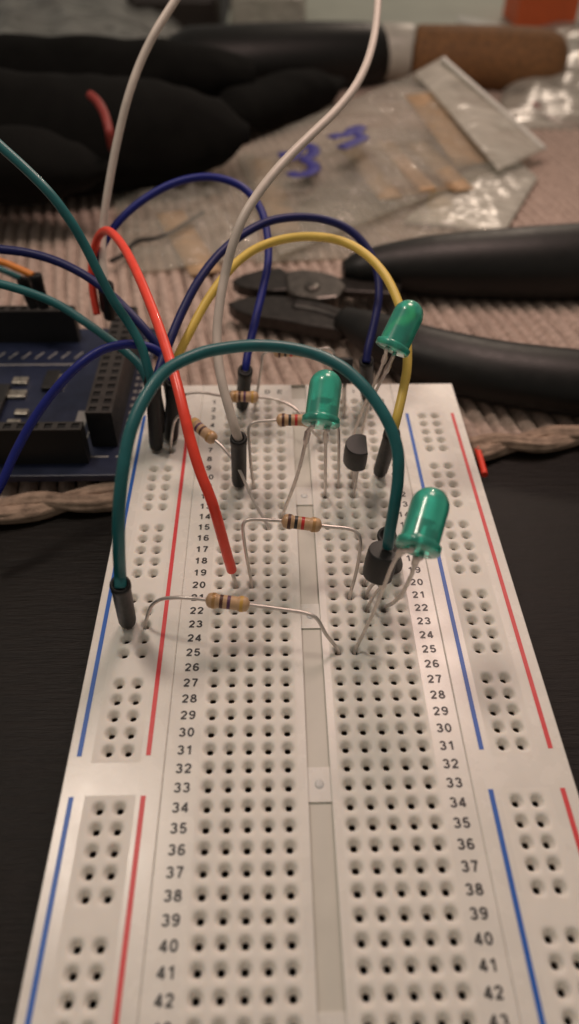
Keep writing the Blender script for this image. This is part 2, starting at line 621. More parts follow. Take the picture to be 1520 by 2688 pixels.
# central terminal strip
t = Top()
x0, x1 = SL + SEAM, SR - SEAM
rim(t, x0, YB, x1, YT, -0.85)
x0 += EDGE; x1 -= EDGE
y0, y1 = YB + EDGE, YT - EDGE
ya, yb = ry(63.5), ry(0.5)
GL, GR = cx(4.95), cx(6.12)
xa, xb, xc, xd = cx(-0.5), cx(4.5), cx(6.5), cx(11.5)
t.quad(x0, y0, xa, y1)
t.quad(xa, yb, xb, y1); t.quad(xa, y0, xb, ya)
t.quad(xb, y0, GL, y1)
t.quad(GR, y0, xc, y1)
t.quad(xc, yb, xd, y1); t.quad(xc, y0, xd, ya)
t.quad(xd, y0, x1, y1)
for c in list(range(0, 5)) + list(range(7, 12)):
    for r in range(1, 64):
        t.cell(cx(c), ry(r))
# centre channel with its cross bridges
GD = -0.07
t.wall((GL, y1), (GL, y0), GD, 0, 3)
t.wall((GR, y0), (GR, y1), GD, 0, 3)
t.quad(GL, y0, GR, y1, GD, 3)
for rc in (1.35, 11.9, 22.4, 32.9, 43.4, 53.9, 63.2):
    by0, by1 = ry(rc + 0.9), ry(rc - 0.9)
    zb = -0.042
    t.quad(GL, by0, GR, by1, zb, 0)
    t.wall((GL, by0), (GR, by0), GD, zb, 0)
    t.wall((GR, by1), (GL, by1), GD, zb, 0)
TERMINAL = t

# power rails
def rail(xl, xr, c0, side):
    t = Top()
    rim(t, xl, YB, xr, YT, -0.85)
    X0, X1, Y0, Y1 = xl + EDGE, xr - EDGE, YB + EDGE, YT - EDGE
    wz = 0.0
    hx0, hx1 = cx(c0 - 0.5), cx(c0 + 1.5)
    wx0, wx1 = cx(c0 - 0.75), cx(c0 + 1.75)
    t.quad(X0, Y0, wx0, Y1)
    t.quad(wx1, Y0, X1, Y1)
    spans = [(2.35, 31.65), (33.35, 62.65)]
    prev = Y1
    for (ra, rb) in spans:
        wa, wb = ry(ra), ry(rb)
        t.quad(wx0, wa, wx1, prev)
        prev = wb
        t.quad(wx0, wb, hx0, wa, wz, 4)
        t.quad(hx1, wb, wx1, wa, wz, 4)
        first = 3 if ra < 20 else 34
        last_y = wa
        for g in range(5):
            r0 = first + g * 6
            t.quad(hx0, ry(r0 - 0.5), hx1, last_y, wz, 4)
            for r in range(r0, r0 + 5):
                for c in (0, 1):
                    t.cell(cx(c0 + c), ry(r), wz)
            last_y = ry(r0 + 4.5)
        t.quad(hx0, wb, hx1, last_y, wz, 4)
    t.quad(wx0, Y0, wx1, prev)
    o = t.make('power_rail', MT, bb)
    for (c, key) in side:
        for (ra, rb) in ((2.72, 31.28), (33.4, 62.2)):
            box('stripe', (cx(c) - 0.031, ry(rb), 0.0005), (cx(c) + 0.031, ry(ra), 0.003), M[key], bb)


rail(XL, SL, -5.2, ((-6.6, 'blue_ink'), (-3.1, 'red_ink')))
rail(SR, XR, 15.12, ((13.95, 'blue_ink'), (17.52, 'red_ink')))
box('foam_backing', (XL + 0.05, YB + 0.05, -0.95), (XR - 0.05, YT - 0.05, -0.851), M['white_matte'], bb)


def arc(cx_, cy_, rx, ry_, a0, a1, n=14):
    return [(cx_ + rx * math.cos(math.radians(a0 + (a1 - a0) * k / n)), cy_ + ry_ * math.sin(math.radians(a0 + (a1 - a0) * k / n))) for k in range(n + 1)]


# centre lines of the printed characters, in a box 0.6 wide and 1 high
NINE = [arc(0.3, 0.70, 0.215, 0.23, 0, 360, 20), arc(0.275, 0.53, 0.24, 0.46, 0, -135)]
SIX = [[(0.6 - x, 1 - y) for x, y in q] for q in NINE]
STROKES = {
    '0': [arc(0.3, 0.5, 0.215, 0.43, 0, 360, 24)],
    '1': [[(0.10, 0.74), (0.22, 0.77), (0.34, 0.93)], [(0.35, 1.0), (0.35, 0.0)]],
    '2': [arc(0.29, 0.69, 0.215, 0.24, 175, -25) + [(0.09, 0.075)], [(0.03, 0.075), (0.54, 0.075)]],
    '3': [arc(0.29, 0.725, 0.19, 0.205, 165, -90), arc(0.29, 0.29, 0.22, 0.22, 95, -165)],
    '4': [[(0.41, 0.0), (0.41, 0.98)], [(0.40, 0.93), (0.06, 0.30)], [(0.02, 0.27), (0.58, 0.27)]],
    '5': [[(0.51, 0.925), (0.13, 0.925)], [(0.16, 0.95), (0.10, 0.46)], arc(0.29, 0.32, 0.215, 0.25, 145, -160)],
    '6': SIX,
    '7': [[(0.05, 0.925), (0.55, 0.925)], [(0.52, 0.93), (0.36, 0.55), (0.24, 0.0)]],
    '8': [arc(0.3, 0.735, 0.175, 0.19, 0, 360, 20), arc(0.3, 0.285, 0.22, 0.215, 0, 360, 20)],
    '9': NINE,
    'A': [[(0.04, 0.0), (0.30, 0.97)], [(0.30, 0.97), (0.56, 0.0)], [(0.13, 0.30), (0.47, 0.30)]],
    'B': [[(0.09, 0.0), (0.09, 1.0)], [(0.09, 0.925), (0.3, 0.925)] + arc(0.3, 0.72, 0.19, 0.205, 90, -90) + [(0.09, 0.515)], [(0.3, 0.515)] + arc(0.3, 0.295, 0.22, 0.22, 90, -90) + [(0.09, 0.075)]],
    'C': [arc(0.31, 0.5, 0.23, 0.43, 45, 315, 20)],
    'D': [[(0.09, 0.0), (0.09, 1.0)], [(0.09, 0.925), (0.25, 0.925)] + arc(0.25, 0.5, 0.27, 0.425, 90, -90) + [(0.09, 0.075)]],
    'E': [[(0.10, 0.0), (0.10, 1.0)], [(0.10, 0.925), (0.54, 0.925)], [(0.10, 0.5), (0.49, 0.5)], [(0.10, 0.075), (0.55, 0.075)]],
    'F': [[(0.10, 0.0), (0.10, 1.0)], [(0.10, 0.925), (0.54, 0.925)], [(0.10, 0.5), (0.48, 0.5)]],
    'G': [arc(0.31, 0.5, 0.23, 0.43, 45, 315, 20), [(0.32, 0.45), (0.54, 0.45)], [(0.50, 0.45), (0.50, 0.05)]],
    'H': [[(0.08, 0.0), (0.08, 1.0)], [(0.52, 0.0), (0.52, 1.0)], [(0.08, 0.5), (0.52, 0.5)]],
    'I': [[(0.3, 0.0), (0.3, 1.0)]],
    'J': [[(0.45, 1.0), (0.45, 0.27)] + arc(0.26, 0.27, 0.19, 0.2, 0, -175)],
}


def put(t, word, x, y, h, wchar, gap, wt=0.155):
    """flat printed strokes laid on the plastic"""
    tot = len(word) * wchar + (len(word) - 1) * gap
    sx, sy = wchar / 0.6, h
    hw = wt * h / 2
    for k, ch in enumerate(word):
        ox, oy = x - tot / 2 + k * (wchar + gap), y - h / 2
        for n_, st in enumerate(STROKES[ch]):
            q = [Vector((ox + a * sx, oy + b_ * sy)) for a, b_ in st]
            closed = (q[0] - q[-1]).length < 1e-4
            z = 0.0020 + 0.0004 * n_
            b = len(t.v)
            for i in range(len(q)):
                p0 = q[i - 1] if i else (q[-2] if closed else q[0])
                p1 = q[i + 1] if i < len(q) - 1 else (q[1] if closed else q[-1])
                d = (p1 - p0).normalized()
                nn = Vector((-d.y, d.x)) * hw
                t.v += [(q[i].x + nn.x, q[i].y + nn.y, z), (q[i].x - nn.x, q[i].y - nn.y, z)]
            for i in range(len(q) - 1):
                c = b + 2 * i
                t.f.append((c, c + 1, c + 3, c + 2))
                t.i.append(5)


MT.append(M['black_ink'])
for c in (-1.25, 12.22):
    for r in range(1, 64):
        put(TERMINAL, str(r), cx(c), ry(r) - 0.005, 0.126, 0.090, 0.022, 0.21)
for r in (-0.33, 64.33):
    for k, ch in enumerate('ABCDEFGHIJ'):
        put(TERMINAL, ch, cx(k if k < 5 else k + 2), ry(r), 0.125, 0.115, 0, 0.17)
for rc in (11.9, 22.4, 32.9, 43.4):          # sprue marks on the channel bridges
    b = len(TERMINAL.v)
    rr_ = [(0.06, -0.0419), (0.055, -0.036), (0.035, -0.030), (0.012, -0.028)]
    for (q, z) in rr_:
        TERMINAL.v += [(cx(5.5) + 0.01 + q * math.cos(math.pi * k / 7), ry(rc) + q * math.sin(math.pi * k / 7), z) for k in range(14)]
    for i in range(3):
        for k in range(14):
            k2 = (k + 1) % 14
            TERMINAL.f.append((b + i * 14 + k, b + i * 14 + k2, b + i * 14 + 14 + k2, b + i * 14 + 14 + k))
            TERMINAL.i.append(1)
    TERMINAL.f.append(tuple(b + 42 + k for k in range(14)))
    TERMINAL.i.append(1)
TERMINAL.make('terminal_strip', MT, bb)


# ------------------------------------------------------------------ small parts on the breadboard
def hole(c, r, z=0.0):
    return (cx(c), ry(r), z)


def resistor(a, b_, lead_a, lead_b, bands, label, group='resistors on the breadboard', rb=0.098, body_m='beige'):
    """axial resistor between a and b_; each lead runs from its end through the given points"""
    a, b_ = Vector(a), Vector(b_)
    L = (b_ - a).length
    th = thing('resistor', (a + b_) / 2, label, 'resistor', group)
    mx = frame(a, b_ - a)
    prof = [(0.0, 0.0), (0.030, 0.0), (0.055, 0.012), (rb * 1.06, 0.05), (rb * 1.16, 0.10), (rb * 1.12, 0.15)]
    mats = [M[body_m]]
    mis = [0] * 5
    pos = [0.19, 0.30, 0.42, 0.53]
    z = 0.15
    core = [(pos[i] - 0.022, pos[i] + 0.022, bands[i]) for i in range(len(bands))]
    # bands lie on the body as material rings, the first and the last on its bulged ends
    ev = []
    span = L - 0.30
    ps = [0.115 / L, 0.36, 0.53, 0.70, 1 - 0.115 / L]
    use = [0, 1, 2, 4] if len(bands) == 4 else [0, 1, 2]
    rings = []
    for i, bd in enumerate(bands):
        c = ps[use[i]] * L
        rings.append((c - 0.024, c + 0.024, bd))

    def rad(zz):
        d = min(zz, L - zz)
        if d < 0.05:
            return 0.03 + (rb * 1.04 - 0.03) * math.sin(min(1, d / 0.05) * math.pi / 2)
        if d < 0.17:
            return rb * (1.04 + 0.13 * math.sin((d - 0.05) / 0.12 * math.pi * 0.85))
        return rb * 1.0
    zs = sorted(set([0.0, 0.006, 0.015, 0.028, 0.045, 0.06, 0.08, 0.10, 0.12, 0.14, 0.155, 0.17, 0.19]
                    + [L - q for q in (0.0, 0.006, 0.015, 0.028, 0.045, 0.06, 0.08, 0.10, 0.12, 0.14, 0.155, 0.17, 0.19)]
                    + [e for r in rings for e in r[:2]]))
    prof = [(0.0, 0.0)] + [(rad(q), q) for q in zs] + [(0.0, L)]
    mis = []
    allz = [0.0] + zs + [L]
    for i in range(len(prof) - 1):
        zc = (allz[i] + allz[i + 1]) / 2
        k = 0
        for r in rings:
            if r[0] <= zc <= r[1]:
                if M[r[2]] not in mats:
                    mats.append(M[r[2]])
                k = mats.index(M[r[2]])
        mis.append(k)
    lathe('body', prof, mx, mats, th, 22, mis)
    d = (b_ - a).normalized()
    for end, pts, s in ((a, lead_a, -1), (b_, lead_b, 1)):
        if pts:
            tube('lead', [end - d * s * 0.03] + [Vector(p) for p in pts], 0.027, M['lead'], th, 8, 7)
    return th


def down(p, z=-0.2):
    return (p[0], p[1], z)


K1 = ('b_brown', 'b_black', 'b_red', 'b_gold')
R47 = ('b_yellow', 'b_violet', 'b_brown', 'b_gold')
R47r = tuple(reversed(R47))

resistor((-1.501, 0.330, 0.782), (-0.882, 0.265, 0.734),
         [(-1.708, 0.350, 0.797), (-1.938, 0.391, 0.760), (-2.150, 0.443, 0.664), (-2.297, 0.450, 0.524), (-2.382, 0.449, 0.306)] + [hole(-4.2, 23, 0.0), hole(-4.2, 23, -0.2)],
         [(-0.675, 0.241, 0.716), (-0.396, 0.208, 0.689), (-0.118, 0.170, 0.659), (0.060, 0.108, 0.600), (0.193, 0.013, 0.364)] + [hole(7, 25, 0.0), hole(7, 25, -0.2)],
         R47r, 'beige resistor lying nearest the front, bridging from the left rail across rows 21 and 22')
resistor((-0.416, 1.507, 1.161), (0.180, 1.440, 1.110),
         [(-0.581, 1.515, 1.164), (-0.788, 1.528, 1.171), (-0.930, 1.519, 1.158), (-0.991, 1.480, 1.088), (-0.981, 1.413, 0.833), (-0.943, 1.337, 0.470)] + [hole(2, 20, 0.0), hole(2, 20, -0.2)],
         [(0.333, 1.425, 1.098), (0.528, 1.408, 1.087), (0.675, 1.372, 1.054), (0.750, 1.291, 0.974), (0.747, 1.194, 0.731), (0.700, 1.097, 0.344)] + [hole(8, 21, 0.0), hole(8, 21, -0.2)],
         K1, 'resistor with brown, black and red bands standing over the centre channel at row 14')
resistor((-0.470, 3.796, 1.284), (0.162, 3.777, 1.283),
         [(-0.605, 3.789, 1.273), (-0.773, 3.783, 1.263), (-0.895, 3.758, 1.233), (-0.944, 3.708, 1.137), (-0.937, 3.622, 0.877), (-0.920, 3.535, 0.503)] + [hole(2, 11, 0.0), hole(2, 11, -0.2)],
         [(0.317, 3.759, 1.270), (0.492, 3.746, 1.261), (0.565, 3.697, 1.214), (0.592, 3.644, 1.016), (0.609, 3.549, 0.562)] + [hole(8, 11, 0.0), hole(8, 11, -0.2)],
         K1, 'resistor with brown, black and red bands half hidden behind the middle green LED')
resistor((-1.340, 5.127, 0.833), (-0.786, 5.099, 0.821),
         [(-1.532, 5.142, 0.842), (-1.791, 5.179, 0.872), (-2.027, 5.184, 0.871), (-2.183, 5.151, 0.833), (-2.316, 5.132, 0.666)] + [hole(-4.2, 5, 0.0), hole(-4.2, 5, -0.2)],
         [(-0.608, 5.085, 0.811), (-0.388, 5.003, 0.805), (-0.169, 4.885, 0.763), (-0.011, 4.734, 0.684), (0.140, 4.567, 0.517)] + [hole(7, 6, 0.0), hole(7, 6, -0.2)],
         R47r, 'resistor lying in front of the black plug beside the printed letters C, D and E')
resistor((-1.974, 4.180, 0.989), (-1.526, 3.731, 0.900),
         [(-2.092, 4.241, 1.048), (-2.209, 4.314, 0.977), (-2.301, 4.348, 0.794), (-2.359, 4.323, 0.552)] + [hole(-4.2, 7, 0.0), hole(-4.2, 7, -0.2)],
         [(-1.381, 3.598, 0.840), (-1.123, 3.312, 0.626), (-0.890, 2.905, 0.288)] + [hole(3, 15, 0.0), hole(3, 15, -0.2)],
         R47, 'slanting resistor just right of the red wire, beside row numbers 4 to 6')
resistor((-0.510, 5.688, 1.431), (0.118, 5.674, 1.435),
         [(-0.614, 5.685, 1.425), (-0.712, 5.678, 1.344), (-0.739, 5.651, 1.100)] + [hole(2, 2, 0.0), hole(2, 2, -0.2)],
         [(0.289, 5.691, 1.458), (0.489, 5.707, 1.480), (0.596, 5.706, 1.411), (0.636, 5.699, 1.190)] + [hole(8, 2, 0.0), hole(8, 2, -0.2)],
         K1, 'resistor half hidden behind the top of the front teal wire arch')


# light emitting diodes
def led(base, tip, legs, label, sc=1.0):
    base, tip = Vector(base), Vector(tip)
    th = thing('green_led', base, label, 'LED', 'green LEDs on the breadboard')
    ax = (tip - base).normalized()
    foot = [Vector(legs[0][-1]), Vector(legs[1][-1])]
    mx = frame(base, ax, foot[1] - foot[0])
    R = 0.25 * sc
    prof = [(0.0, 0.0), (0.275 * sc, 0.0), (0.288 * sc, 0.012), (0.29 * sc, 0.09 * sc), (0.28 * sc, 0.103 * sc), (R + 0.004, 0.106 * sc), (R, 0.125 * sc),
            (R * 0.985, 0.60 * sc)]
    for k in range(1, 11):
        a = math.pi / 2 * k / 10
        prof.append((max(0.0, R * 0.985 * math.cos(a)) if k < 10 else 0.0, 0.60 * sc + R * math.sin(a)))
    lathe('lens', prof, mx, [M['led']], th, 40)
    # lead frame cast into the lens: cup on one leg, post on the other
    bm = bmesh.new()
    lathe_bm(bm, [(0.0, 0.30), (0.05, 0.30), (0.085, 0.36), (0.085, 0.38), (0.05, 0.35), (0.0, 0.345)], mx, 12)
    box_bm(bm, (-0.15, -0.025, 0.02), (-0.06, 0.025, 0.33), 0.0, mx)
    box_bm(bm, (0.08, -0.025, 0.02), (0.14, 0.025, 0.30), 0.0, mx)
    bm_obj('lead_frame', bm, [M['steel']], th)
    for s, pts in zip((-1, 1), legs):
        p0 = mx @ Vector((s * 0.127, 0, 0.0))
        p1 = mx @ Vector((s * 0.127, 0, -0.06))
        path = spline([p0, p1] + [Vector(p) for p in pts], 8)
        acc = [0.0]
        for k in range(1, len(path)):
            acc.append(acc[-1] + (path[k] - path[k - 1]).length)
        n_ = len(path) - 1

        def rad(t):
            d = acc[int(round(t * n_))]
            return 0.052 if 0.30 < d < 0.48 else (0.036 if d <= 0.30 else 0.030)
        bm = bmesh.new()
        sweep_bm(bm, path, rad, 8, 0.75)
        bm_obj('lead', bm, [M['lead']], th)
    return th


B2 = (1.240, -0.094, 2.219)
led(B2, (1.526, 0.626, 2.589),
    [[(1.072, 0.029, 2.053), (0.986, 0.034, 1.769), (0.904, 0.026, 1.258), (0.790, 0.014, 0.669)] + [hole(8, 25, 0.0), hole(8, 25, -0.2)],
     [(1.290, 0.054, 1.870), (1.278, 0.087, 1.545), (1.231, 0.211, 1.027), (1.157, 0.306, 0.693)] + [hole(10, 22, 0.0), hole(10, 22, -0.2)]],
    'green LED nearest the front, leaning right over row numbers 14 to 18')
led((0.178, 2.489, 2.184), (0.304, 3.185, 2.703),
    [[(0.001, 2.541, 2.017), (-0.037, 2.533, 1.794), (-0.160, 2.550, 1.091)] + [hole(4, 14, 0.0), hole(4, 14, -0.2)],
     [(0.268, 2.587, 2.001), (0.286, 2.661, 1.647), (0.317, 2.809, 0.941)] + [hole(7, 12, 0.0), hole(7, 12, -0.2)]],
    'green LED standing upright in the middle above the centre channel')
led((1.384, 4.018, 2.497), (1.752, 4.493, 3.077),
    [[(1.311, 4.103, 2.295), (1.240, 4.195, 1.887), (1.155, 4.318, 1.437), (1.082, 4.492, 0.969)] + [hole(9, 7, 0.0), hole(9, 7, -0.2)],
     [(1.434, 4.100, 2.296), (1.333, 4.151, 1.916), (1.231, 4.275, 1.467), (1.170, 4.458, 1.080)] + [hole(10, 6, 0.0), hole(10, 6, -0.2)]],
    'green LED farthest back, tilted right in front of the wire cutter handle')


# transistors: a round back, a flat front towards +x, three legs in a row
def transistor(base, top, feet, label, yaw=0.0, sc=1.0):
    base, top = Vector(base), Vector(top)
    th = thing('transistor', base, label, 'transistor', 'black transistors on the breadboard')
    ax = (top - base).normalized()
    mx = frame(base, ax, (math.cos(yaw), math.sin(yaw), 0))
    bm = bmesh.new()
    H, R, FX = 0.46 * sc, 0.235 * sc, 0.135 * sc
    a0 = math.acos(FX / R)
    out = []
    for k in range(25):
        a = a0 + (2 * math.pi - 2 * a0) * k / 24
        out.append((R * math.cos(a), R * math.sin(a)))
    rings = []
    for (z, s) in ((0.0, 0.93), (0.02, 0.97), (H * 0.5, 1.0), (H - 0.03, 0.965), (H, 0.92)):
        rings.append([bm.verts.new(mx @ Vector((x * s, y * s, z))) for x, y in out])
    for i in range(4):
        for k in range(25):
            f = bm.faces.new((rings[i][k], rings[i][(k + 1) % 25], rings[i + 1][(k + 1) % 25], rings[i + 1][k]))
            f.smooth = k != 24
    bm.faces.new(list(reversed(rings[0])))
    bm.faces.new(rings[-1])
    bm_obj('case', bm, [M['black_top']], th)
    for s, ft in zip((1, 0, -1), feet):
        p0 = mx @ Vector((0.02, s * 0.127, 0.01))
        p1 = mx @ Vector((0.02, s * 0.127, -0.12))
        f = Vector(ft)
        q = Vector((f.x, f.y, 0.14))
        tube('leg', [p0, p1, p1.lerp(q, 0.55), f, (f.x, f.y, -0.2)], 0.028, M['lead'], th, 4, 5)
    return th


transistor((0.949, 0.649, 0.894), (1.035, 0.739, 1.525), [hole(9, 20), hole(9, 21), hole(9, 22)],
           'black transistor under the front green LED, tilted right on its legs', 0.25)
transistor((0.875, 3.276, 0.792), (0.891, 3.147, 1.434), [hole(9, 10), hole(9, 11), hole(9, 12)],
           'upright black transistor standing alone right of the middle green LED', 0.0)
transistor((0.811, 5.423, 0.912), (0.835, 5.665, 1.341), [hole(9, 1), hole(9, 2), hole(9, 3)],
           'black transistor mostly hidden behind the front teal arch and middle LED', 0.0)


# jumper wires
def plug_part(base, top, th, pin_to=None, r=0.132):
    base, top = Vector(base), Vector(top)
    L = (top - base).length
    mx = frame(base, top - base)
    prof = [(0.0, 0.0), (r * 0.74, 0.0), (r * 0.9, 0.03), (r * 0.93, 0.07), (r, 0.12), (r * 1.0, L - 0.16), (r * 1.06, L - 0.15), (r * 1.08, L - 0.03), (r * 1.03, L),
            (r * 0.66, L), (r * 0.62, L - 0.02), (0.0, L - 0.02)]
    p = lathe('plug', prof, mx, [M['black']], th, 18)
    if pin_to is not None:
        f = Vector(pin_to)
        tube('pin', [base + (top - base).normalized() * 0.03, f, (f.x, f.y, -0.22)], 0.034, M['lead'], th, 6, 4)
    return p


def jumper(pts, m, label, ends=(), r=0.078, group='jumper wires', n=10):
    """ends: (base, top, pin hole or None) plugs that belong to this wire"""
    th = thing('jumper_wire', pts[0], label, 'jumper wire', group)
    tube('insulation', pts, r, m, th, 14, n)
    for (b_, tp, pin) in ends:
        plug_part(b_, tp, th, pin)
    return th


jumper([(-2.574, 0.092, 1.348)] + [(-2.574, 0.224, 1.501), (-2.513, 0.205, 1.984), (-2.456, 0.344, 2.487), (-2.386, 0.613, 2.908), (-2.292, 1.010, 3.245), (-2.131, 1.422, 3.457), (-1.881, 1.831, 3.597), (-1.495, 2.181, 3.609), (-1.136, 2.358, 3.587), (-0.766, 2.460, 3.558), (-0.334, 2.518, 3.487), (0.099, 2.436, 3.416), (0.467, 2.203, 3.331), (0.773, 1.888, 3.161), (1.000, 1.583, 2.927), (1.124, 1.321, 2.662), (1.138, 1.099, 2.364), (1.103, 0.912, 2.028), (1.059, 0.770, 1.595)] + [(1.059, 0.737, 1.389)],
       M['teal'], 'teal jumper wire arching across the front from left rail to row 19',
       [(hole(-5.2, 23, 0.06), (-2.575, 0.119, 1.397), hole(-5.2, 23)),
        (hole(11, 19, 0.06), (1.084, 1.064, 1.290), hole(11, 19))], r=0.082)
jumper([(1.451, 3.396, 1.238)] + [(1.503, 3.458, 1.569), (1.623, 3.834, 1.815), (1.718, 4.216, 2.065), (1.737, 4.695, 2.341), (1.663, 5.230, 2.601), (1.468, 5.825, 2.847), (1.157, 6.338, 3.005), (0.754, 6.704, 3.082), (0.257, 6.872, 3.097), (-0.250, 6.858, 3.067), (-0.720, 6.671, 3.005), (-1.078, 6.423, 2.884), (-1.396, 6.098, 2.684), (-1.710, 5.692, 2.403), (-1.950, 5.290, 2.127), (-2.163, 5.003, 1.826), (-2.299, 4.804, 1.548)],
       M['yellow'], 'yellow jumper wire arching from the left rail to row 10',
       [(hole(11, 10, 0.06), (1.428, 3.315, 1.369), hole(11, 10)),
        (hole(-4.2, 4, 0.06), (-2.341, 5.050, 1.425), hole(-4.2, 4))])
jumper([(1.230, 5.583, 1.243)] + [(1.263, 5.756, 1.410), (1.347, 6.006, 1.597), (1.433, 6.284, 1.813), (1.512, 6.689, 2.087), (1.478, 7.101, 2.364), (1.291, 7.446, 2.641), (0.951, 7.688, 2.879), (0.491, 7.777, 3.028), (-0.044, 7.722, 3.099), (-0.573, 7.527, 3.099), (-1.052, 7.122, 3.027), (-1.476, 6.588, 2.897), (-1.811, 5.989, 2.704), (-2.074, 5.446, 2.426), (-2.259, 4.936, 2.185), (-2.404, 4.459, 1.978), (-2.493, 4.143, 1.795)],
       M['navy'], 'dark blue jumper wire arching from the left rail to row 1 near the far edge',
       [(hole(11, 1, 0.06), (1.233, 5.632, 1.263), hole(11, 1)),
        (hole(-5.2, 7, 0.06), (-2.611, 4.553, 1.456), hole(-5.2, 7))])
jumper([(-1.033, 5.437, 1.131)] + [(-1.008, 5.564, 1.290), (-0.956, 5.857, 1.448), (-0.850, 6.301, 1.691), (-0.704, 6.949, 2.002), (-0.592, 7.512, 2.295), (-0.602, 8.087, 2.597), (-0.733, 8.597, 2.902), (-1.049, 8.933, 3.165), (-1.485, 9.082, 3.305), (-1.964, 9.115, 3.324), (-2.524, 9.027, 3.218), (-3.086, 8.822, 2.991), (-3.529, 8.570, 2.720), (-3.829, 8.298, 2.432), (-3.988, 8.070, 2.123), (-3.999, 7.940, 1.846), (-3.944, 7.778, 1.538)],
       M['blue'], 'blue jumper wire looping from the controller board to row 2, highest blue arch',
       [(hole(1, 2, 0.06), (-1.029, 5.401, 1.224), hole(1, 2)),
        ((-3.977, 7.828, 1.088), (-3.902, 7.712, 1.687), None)])
jumper([(-1.089, 3.246, 1.270)] + [(-1.147, 3.244, 1.559), (-1.243, 3.452, 1.840), (-1.341, 3.722, 2.114), (-1.404, 4.056, 2.383), (-1.416, 4.392, 2.655), (-1.366, 4.706, 2.978), (-1.278, 5.019, 3.301), (-1.152, 5.235, 3.669), (-0.992, 5.472, 3.988), (-0.786, 5.762, 4.220), (-0.494, 6.178, 4.439), (-0.159, 6.682, 4.607), (0.225, 7.239, 4.760), (0.636, 7.921, 4.898), (0.999, 8.631, 5.063), (1.270, 9.364, 5.249), (1.464, 10.132, 5.469), (1.595, 10.919, 5.706), (1.676, 11.633, 6.010), (1.760, 12.685, 6.517)],
       M['ivory'], 'white jumper wire plugged in at row 11 and rising up past the plastic bags',
       [(hole(1, 11, 0.06), (-1.091, 3.226, 1.368), hole(1, 11))], r=0.076)
jumper([(-3.840, 7.545, 1.661), (-3.873, 7.750, 1.941), (-3.890, 7.980, 2.249), (-3.865, 8.263, 2.611), (-3.771, 8.470, 3.040), (-3.612, 8.724, 3.591), (-3.425, 8.991, 4.157), (-3.197, 9.271, 4.736), (-2.947, 9.597, 5.221), (-2.628, 9.900, 5.684), (-2.267, 10.285, 6.089), (-1.966, 10.599, 6.419), (-1.664, 10.954, 6.791)],
       M['ivory'], 'white jumper wire rising behind the red wire to the upper left edge',
       [((-3.904, 7.722, 0.982), (-3.806, 7.517, 1.848), None)], r=0.076)
rw = jumper([(-1.183, 1.240, 0.363), (-1.200, 1.233, 0.499), (-1.231, 1.225, 0.705), (-1.302, 1.260, 1.168), (-1.409, 1.397, 1.663), (-1.570, 1.668, 2.007), (-1.695, 1.966, 2.309), (-1.798, 2.304, 2.581), (-1.932, 2.792, 2.790), (-2.127, 3.444, 2.952), (-2.372, 4.210, 3.084), (-2.674, 5.089, 3.189), (-3.025, 6.082, 3.193), (-3.361, 6.958, 3.078), (-3.629, 7.524, 2.934), (-3.865, 7.845, 2.684), (-4.023, 7.970, 2.378), (-4.142, 7.962, 2.007), (-4.179, 7.840, 1.595), (-4.154, 7.696, 1.090)],
       M['red'], 'thick red wire with a bare tip in row 20 bending over to the controller board', [], r=0.079)
tube('bare_tip', [(-1.191, 1.241, 0.436), (-1.160, 1.248, 0.186)] + [hole(1, 20, 0.0), hole(1, 20, -0.2)], 0.034, M['lead'], rw, 8)
jumper([(-5.086, 6.025, 5.366), (-4.646, 5.811, 5.015), (-4.258, 5.634, 4.703), (-3.924, 5.463, 4.394), (-3.674, 5.361, 4.011), (-3.508, 5.287, 3.653), (-3.335, 5.159, 3.240), (-3.155, 5.042, 2.840), (-2.933, 4.939, 2.455), (-2.754, 4.765, 2.138), (-2.653, 4.564, 1.792), (-2.611, 4.480, 1.564)],
       M['teal'], 'teal jumper wire coming in highest on the left edge down to the rail plugs',
       [(hole(-5.2, 5, 0.06), (-2.659, 4.846, 1.439), hole(-5.2, 5))])
jumper([(-5.884, 6.104, 2.702), (-5.360, 6.117, 2.587), (-4.827, 6.078, 2.420), (-4.359, 6.009, 2.220), (-3.895, 5.788, 2.007), (-3.503, 5.579, 1.804), (-3.147, 5.380, 1.611), (-2.899, 5.189, 1.423), (-2.737, 4.934, 1.167)],
       M['teal'], 'teal jumper wire coming in low on the left edge over the controller board',
       [(hole(-5.2, 4, 0.06), (-2.680, 4.831, 1.366), hole(-5.2, 4))])
jumper([(-5.959, 6.681, 3.005), (-5.389, 6.644, 2.983), (-4.891, 6.588, 2.940), (-4.393, 6.477, 2.842), (-3.884, 6.249, 2.695), (-3.450, 5.980, 2.504), (-3.081, 5.649, 2.319), (-2.725, 5.327, 2.071), (-2.492, 5.121, 1.795), (-2.390, 4.982, 1.513)],
       M['navy'], 'dark blue jumper wire crossing under the upper teal wire to the rail plugs',
       [(hole(-4.2, 3, 0.06), (-2.432, 5.253, 1.419), hole(-4.2, 3))])
jumper([(-5.483, 2.724, 0.111), (-5.142, 3.081, 0.487), (-4.902, 3.437, 0.858), (-4.594, 3.819, 1.259), (-4.220, 4.171, 1.631), (-3.813, 4.457, 1.936), (-3.430, 4.728, 2.080), (-3.044, 4.877, 2.102), (-2.720, 4.938, 2.030), (-2.497, 4.943, 1.899), (-2.347, 4.885, 1.700), (-2.279, 4.772, 1.444)],
       M['blue'], 'blue jumper wire humping low over the controller board to the lower left edge',
       [(hole(-4.2, 6, 0.06), (-2.278, 4.781, 1.396), hole(-4.2, 6))])
jumper([(-7.183, 9.297, 1.639), (-6.409, 9.171, 1.533), (-6.065, 9.073, 1.443), (-5.688, 8.945, 1.322)], M['orange'],
       'orange jumper wire ending in a black plug on the far header',
       [((-5.576, 8.811, 0.616), (-5.637, 8.915, 1.365), None)])
